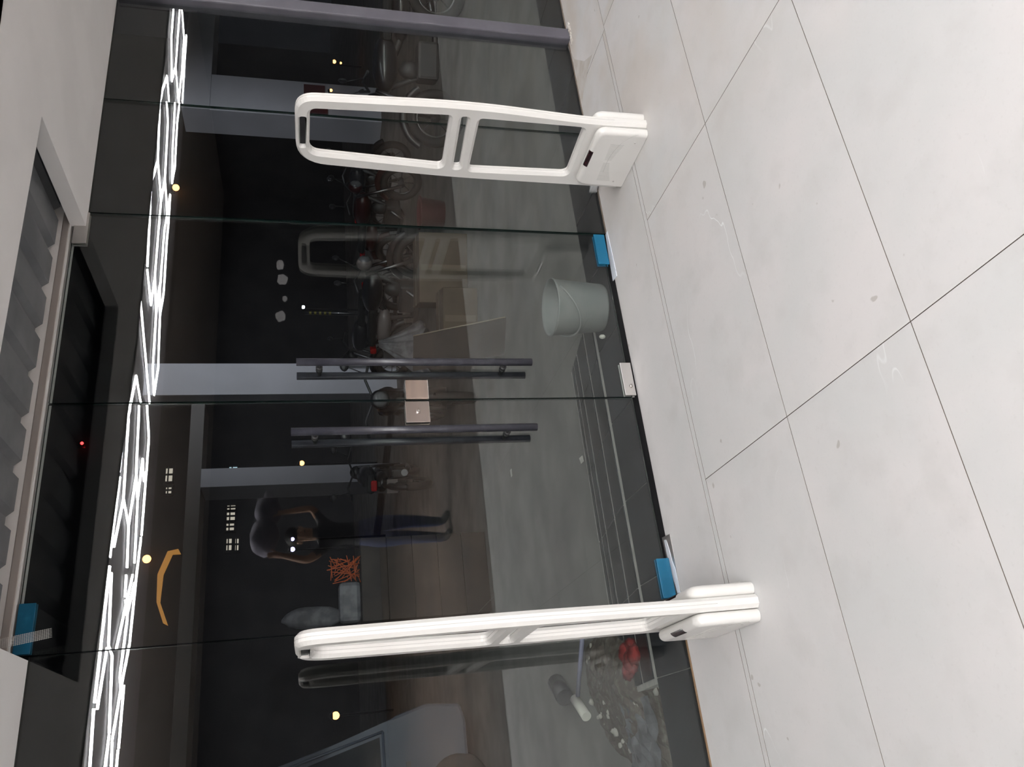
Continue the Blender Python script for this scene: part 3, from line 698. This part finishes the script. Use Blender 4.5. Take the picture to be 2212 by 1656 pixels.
for x in (-.15, -2.5):
    w = MB().torus((x, .06, .29), .20, .095).build('wheel', M_['tyre'], van)
    MB().lathe([(.0001, -.04), (.14, -.035), (.17, .0)], 'Y', (x, .04, .29), 18).build('hub_cap', M_['engine'], w)
MB().box((.05, -.03, .72), (.10, 0.01, .76)).build('side_repeater', M_['lens'], van)

# ------------------------------------------------------------------ building across the forecourt
bld = thing('arcade_building', 'dark arcade with white columns and a grey beam across the forecourt', 'building', (0, 10.4, G))
def bpart(name, a, b, m, bev=.004, label=None):
    o = MB().box((a[0], a[1] - 10.4, a[2] - G), (b[0], b[1] - 10.4, b[2] - G), bev=bev).build(name, m, bld)
    if label: o['label'] = label
    return o
bpart('column', (4.62, 10.4, G), (4.945, 11.1, 3.19), M_['column'], label='slim white column')
bpart('column', (6.31, 10.4, G), (6.925, 10.8, 4.2), M_['column'], label='broad white column')
bpart('column', (12.85, 10.4, G), (13.85, 11.1, 3.4), M_['column'], label='wide white column at far right')
bpart('beam', (-8, 10.5, 3.20), (6.2, 11.1, 3.42), M_['beam'])
bpart('beam', (12.85, 10.38, 3.40), (18, 11.1, 3.95), M_['column'], label='pale beam at far right')
bpart('red_notice_board', (13.35, 10.36, 1.05), (13.75, 10.398, 1.5), M_['redtub'])
bpart('red_notice_board', (12.95, 10.36, 1.0), (13.28, 10.398, 1.5), M_['redtub'])
apt = thing('apartment_block', 'dark apartment block with a few lit windows far behind', 'building', (8, 26, G))
MB().box((-26, .1, 0), (24, 8, 12.5)).build('wall', M_['dark'], apt)
def win_px(x0, y0, x1, y1, m, nm=2):
    a = on_y(x0, y1, 26.0); b = on_y(x1, y0, 26.0)
    xa, xb, za, zb = min(a.x, b.x) - 8, max(a.x, b.x) - 8, min(a.z, b.z) - G, max(a.z, b.z) - G
    f = MB().box((xa - .06, -.03, za - .06), (xb + .06, .09, za)).box((xa - .06, -.03, zb), (xb + .06, .09, zb + .06)).box((xa - .06, -.03, za), (xa, .09, zb)).box((xb, -.03, za), (xb + .06, .09, zb))
    for k in range(1, nm): f.box((xa + (xb - xa) * k / nm - .025, -.03, za), (xa + (xb - xa) * k / nm + .025, .09, zb))
    f.box((xa, -.03, za + (zb - za) * .62 - .02), (xb, .09, za + (zb - za) * .62 + .02))
    fo = f.build('window', M_['dark'], apt)
    for k in range(nm):
        MB().box((xa + (xb - xa) * k / nm + .03, .03, za + .01), (xa + (xb - xa) * (k + 1) / nm - .03, .06, zb - .01)).build('pane', m, fo)
win_px(356, 1009, 374, 1040, M_['litpane']); win_px(357, 1050, 371, 1066, M_['litpane'])
win_px(494, 1006, 513, 1029, M_['coolpane'], 3)
win_px(490, 1089, 509, 1101, M_['litpane']); win_px(489, 1104, 508, 1124, M_['litpane']); win_px(488, 1128, 506, 1146, M_['litpane'])
win_px(488, 1161, 501, 1189, M_['litpane']); win_px(507, 1161, 516, 1189, M_['litpane'])

# lamps far off
def wall_lamp(name, label, px, py, r, m, group=None):
    y = 26.1 - .30; p = on_y(px, py, y); t = thing(name, label, 'lamp', (p.x, y, p.z), 0, group)
    MB().blob((0, 0, 0), r, 2).build('bulb', m, t)
    MB().tube([(0, 0, r * 1.2), (0, .30, r * 1.2)], .03, 8).box((-.08, .26, r * 1.2 - .12), (.08, .30, r * 1.2 + .12)).build('bracket', M_['moto'], t)
def lamp(name, label, px, py, y, r, m, cat='lamp', post=True, group=None):
    p = on_y(px, py, y); t = thing(name, label, cat, (p.x, p.y, G), 0, group)
    MB().blob((0, 0, p.z - G), r, 2).build('bulb', m, t)
    MB().lathe([(.0001, .0), (r * .5, .0), (r * 1.3, -r * .8)], 'Z', (0, 0.02, p.z - G + r * 1.5), 12).build('shade', M_['moto'], t)
    MB().tube([(0, .06 + r, 0), (0, .06 + r, p.z - G + r * 1.5), (0, 0, p.z - G + r * 1.5)], .025, 8).build('post', M_['moto'], t)
    return t
lamp('street_lamp', 'brighter orange lamp right of the right antenna top', 722, 133, 14.5, .055, M_['warm'], group='warm lamps outside')
lamp('street_lamp', 'smaller orange lamp just below the brighter orange one', 736, 136, 15.2, .035, M_['warm'], group='warm lamps outside')
lamp('street_lamp', 'orange lamp close above the right antenna top edge', 715, 195, 10.0, .032, M_['warm'], group='warm lamps outside')
wall_lamp('wall_lamp', 'warm lamp high up near the zigzag reflection on the right', 380, 405, .14, M_['warm'], 'warm lamps outside')
wall_lamp('wall_lamp', 'warm lamp high up near the zigzag reflection on the left', 317, 1207, .14, M_['warm'], 'warm lamps outside')
lamp('street_lamp', 'warm bright lamp above the van at the left edge', 725, 1545, 14.0, .075, M_['warm'], group='warm lamps outside')
lamp('street_lamp', 'small white lamp beside the right door reflection', 655, 663, 14.0, .04, M_['cool'])
wall_lamp('signal_lamp', 'small red lamp high above the left door', 177, 957, .055, M_['redlamp'])
lamp('shop_lamp', 'violet sign lamp seen above the dark motorcycle', 632, 1052, 14.0, .045, M_['violet'], group='violet sign lamps')
lamp('shop_lamp', 'long violet sign lamp further left', 632, 1164, 14.0, .04, M_['violet'], group='violet sign lamps')
lamp('shop_lamp', 'leftmost violet sign lamp of the three', 632, 1186, 14.0, .05, M_['violet'], group='violet sign lamps')
lamp('shop_lamp', 'pale lamp left of the left pull handle top', 652, 1000, 15.2, .06, M_['warm'])
ow = thing('lit_awning', 'orange lit awning strip high up behind the left door', 'awning', (0, 0, 0))
q = [on_y(x_, y_, 25.95) for x_, y_ in ((385, 1185), (390, 1195), (372, 1196), (352, 1240), (345, 1300), (362, 1350), (352, 1345), (338, 1300), (340, 1240), (362, 1190))]
MB().prism(q, (0, .13, 0)).build('lit_panel', M_['orangewall'], ow)
hz = thing('marker_post', 'thin dark post with a yellow reflective band behind the right door', 'post', (0, 0, 0))
a_ = on_y(665, 676, 9.0); b_ = on_y(718, 676, 9.0)
MB().tube([(a_.x, 9.0, G), (a_.x, 9.0, a_.z + .05)], .028, 10).build('post', M_['moto'], hz)
for k in range(5):
    z = a_.z + (b_.z - a_.z) * (k + .5) / 5
    MB().lathe([(.0295, z - .018), (.0295, z + .018)], 'Z', (a_.x, 9.0, 0), 12).build('yellow_band', M_['yellow'], hz)
wy = gp(1052, 1240).y
zt = on_y(780, 1240, wy).z
c0, c1 = on_y(782, 1340, wy), on_y(742, 1255, wy)
bu = thing('wrapped_bundle', 'pale plastic wrapped bundle lying on the dark crate', 'bundle', ((c0.x + c1.x) / 2, wy + .06, zt))
hwid = (c1.x - c0.x) / 2
cw_ = thing('wooden_crate', 'low dark wooden crate under the wrapped bundle and netting', 'crate', ((c0.x + c1.x) / 2 + .12, wy + .08, G))
for k in range(5):
    hh = (zt - G) / 5
    MB().box((-hwid - .14, -.16, k * hh + .004), (hwid + .24, -.135, (k + 1) * hh - .004)).build('slat', M_['ply'], cw_)
MB().box((-hwid - .13, -.134, 0), (hwid + .23, .16, zt - G - .001)).build('body', M_['ply'], cw_)
MB().box((-hwid, -.05, 0.002), (hwid, .09, .20), bev=.04).build('pad', M_['tarp'], bu)
MB().blob((-hwid * .6, 0.02, .42), (hwid * .55, .07, .27), 3, .05, 3).build('plastic_bag', M_['tarp'], bu)
oc = on_y(735, 1228, wy) ; ob_ = thing('orange_netting', 'bunch of orange netting lying on the dark crate beside the bundle', 'net', (oc.x, wy + .03, zt))
on_ = MB(); rgn = random.Random(4)
for k in range(40): on_.tube([Vector((rgn.uniform(-.12, .12), rgn.uniform(-.03, .03), rgn.uniform(0, .30))), Vector((rgn.uniform(-.12, .12), rgn.uniform(-.03, .03), rgn.uniform(0, .30)))], .005, 4)
on_.build('net', M_['orange'], ob_)

# pale translucent patches on the right door glass
for x0, y0, rx, ry in ((605, 572, .028, .017), (610, 603, .028, .022), (606, 683, .026, .022), (615, 645, .016, .010)):
    c = on_y(x0, y0, -.0072); sm_ = MB(); rgq = random.Random(x0)
    pts = []
    for k in range(16):
        a = 2 * math.pi * k / 16; q_ = 1 + rgq.uniform(-.15, .15); pts.append((c.x + rx * math.cos(a) * q_, -.0072, c.z + ry * math.sin(a) * q_))
    sm_.prism(pts, (0, .0006, 0)); sm_.build('glass_patch', M_['palepatch'], dR)

# glass fibre mesh tape hanging from the recess edge
tp0, tp1 = on_y(112, 1366, -.16), on_y(-60, 1403, -.16)
ms = thing('mesh_tape', 'white fibreglass mesh tape hanging at the left door top corner', 'tape', tp1)
mt = MB(); d_ = (tp0 - tp1); L_ = d_.length; dn = d_.normalized(); wv = dn.cross(Vector((0, 1, 0))).normalized()
for k in range(7): 
    o_ = wv * (k - 3) * .0046; mt.tube([o_, dn * L_ + o_], .0006, 4)
for k in range(int(L_ / .0052)): mt.tube([dn * k * .0052 - wv * .016, dn * k * .0052 + wv * .016], .0006, 4)
mto = mt.build('mesh', M_['mesh'], ms)

# ------------------------------------------------------------------ the person mirrored in the glass (stands in the shop behind the camera)
feet = on_z(972, 1140, 0.0); PX, PY = feet.x, -feet.y
per = thing('person', 'person in dark top and blue jeans holding a sack overhead, mirrored in the glass', 'person', (PX, PY, 0), math.radians(180 - 15))
per.scale = (.95, .95, .95)
V, Ed, Rr = [], [], []
def jv(co_, r, par=None):
    V.append(co_); Rr.append(r)
    if par is not None: Ed.append((par, len(V) - 1))
    return len(V) - 1
pel = jv((0, 0, .92), .145)
sp1 = jv((0, .0, 1.10), .135, pel); sp2 = jv((0, .01, 1.30), .150, sp1); nk = jv((0, .01, 1.46), .055, sp2); hd1 = jv((0, -.01, 1.55), .075, nk); hd2 = jv((0, -.02, 1.64), .085, hd1); hd3 = jv((0, -.01, 1.71), .06, hd2)
for s in (-1, 1):
    h = jv((s * .10, 0, .86), .105, pel); k = jv((s * .10, -.02, .48), .078, h); a = jv((s * .10, .02, .10), .058, k); hl = jv((s * .11, .0, .05), .045, a); to = jv((s * .12, -.17, .035), .032, hl)
    sh1 = jv((s * .19, .01, 1.40), .062, sp2); el = jv((s * .32, -.03, 1.55 if s > 0 else 1.50), .045, sh1); wr = jv((s * .26, -.06, 1.80), .028, el); pa = jv((s * .25, -.065, 1.87), .036, wr)
    for f, (dx, ln) in enumerate(((-.026, .075), (-.009, .085), (.009, .08), (.026, .065))):
        f1 = jv((s * .25 + dx, -.07, 1.87 + ln * .6), .009, pa); f2 = jv((s * .25 + dx, -.05, 1.87 + ln), .008, f1)
    t1 = jv((s * .25 - s * .045, -.085, 1.885), .010, pa); jv((s * .25 - s * .055, -.085, 1.92), .009, t1)
me = bpy.data.meshes.new('body'); me.from_pydata(V, Ed, [])
bo = link('body', me, None)
mdk = bo.modifiers.new('s', 'SKIN'); mdk.use_smooth_shade = True
for i, sv in enumerate(me.skin_vertices[0].data): sv.radius = (Rr[i], Rr[i] * (.72 if 0 < i < 3 or i == 0 else 1)); sv.use_root = (i == 0)
sb = bo.modifiers.new('b', 'SUBSURF'); sb.levels = 1; sb.render_levels = 1
bpy.context.view_layer.update()
me2 = bpy.data.meshes.new_from_object(bo.evaluated_get(bpy.context.evaluated_depsgraph_get()))
bpy.data.objects.remove(bo)
for m in ('skin', 'shirt', 'jeans', 'shoe'): me2.materials.append(M_[m])
for p in me2.polygons:
    c = p.center; p.use_smooth = True
    if c.z < .09: p.material_index = 3
    elif c.z < .98: p.material_index = 2
    elif c.z < 1.47 and abs(c.x) < .27: p.material_index = 1
    else: p.material_index = 0
bo = link('body', me2, per)
MB().blob((0, .01, 1.70), (.095, .115, .085), 3, .02, 1).build('hair', M_['hair'], per)
fc = MB().blob((0, -.115, 1.615), (.014, .022, .024), 2)
for s in (-1, 1): fc.blob((s * .092, -.005, 1.625), (.014, .026, .034), 2)
fc.build('nose_and_ears', M_['skin'], per)
ey = MB()
for s in (-1, 1): ey.blob((s * .033, -.098, 1.645), (.014, .010, .008), 2)
ey.blob((0, -.098, 1.572), (.026, .008, .006), 2)
ey.build('eyes_and_mouth', M_['moto'], per)
sck = thing('sack', 'purple grey lumpy sack held overhead by the mirrored person', 'sack', (PX, PY, 1.74))
MB().blob((.0, .0, .15), (.20, .17, .14), 3, .07, 2).blob((.30, .0, .12), (.17, .16, .13), 3, .07, 3).build('cloth', M_['sack'], sck, rz=math.radians(-15))
MB().blob((.48, 0, .12), (.06, .06, .05), 2, .1, 4).build('tied_end', M_['sack'], sck, rz=math.radians(-15))
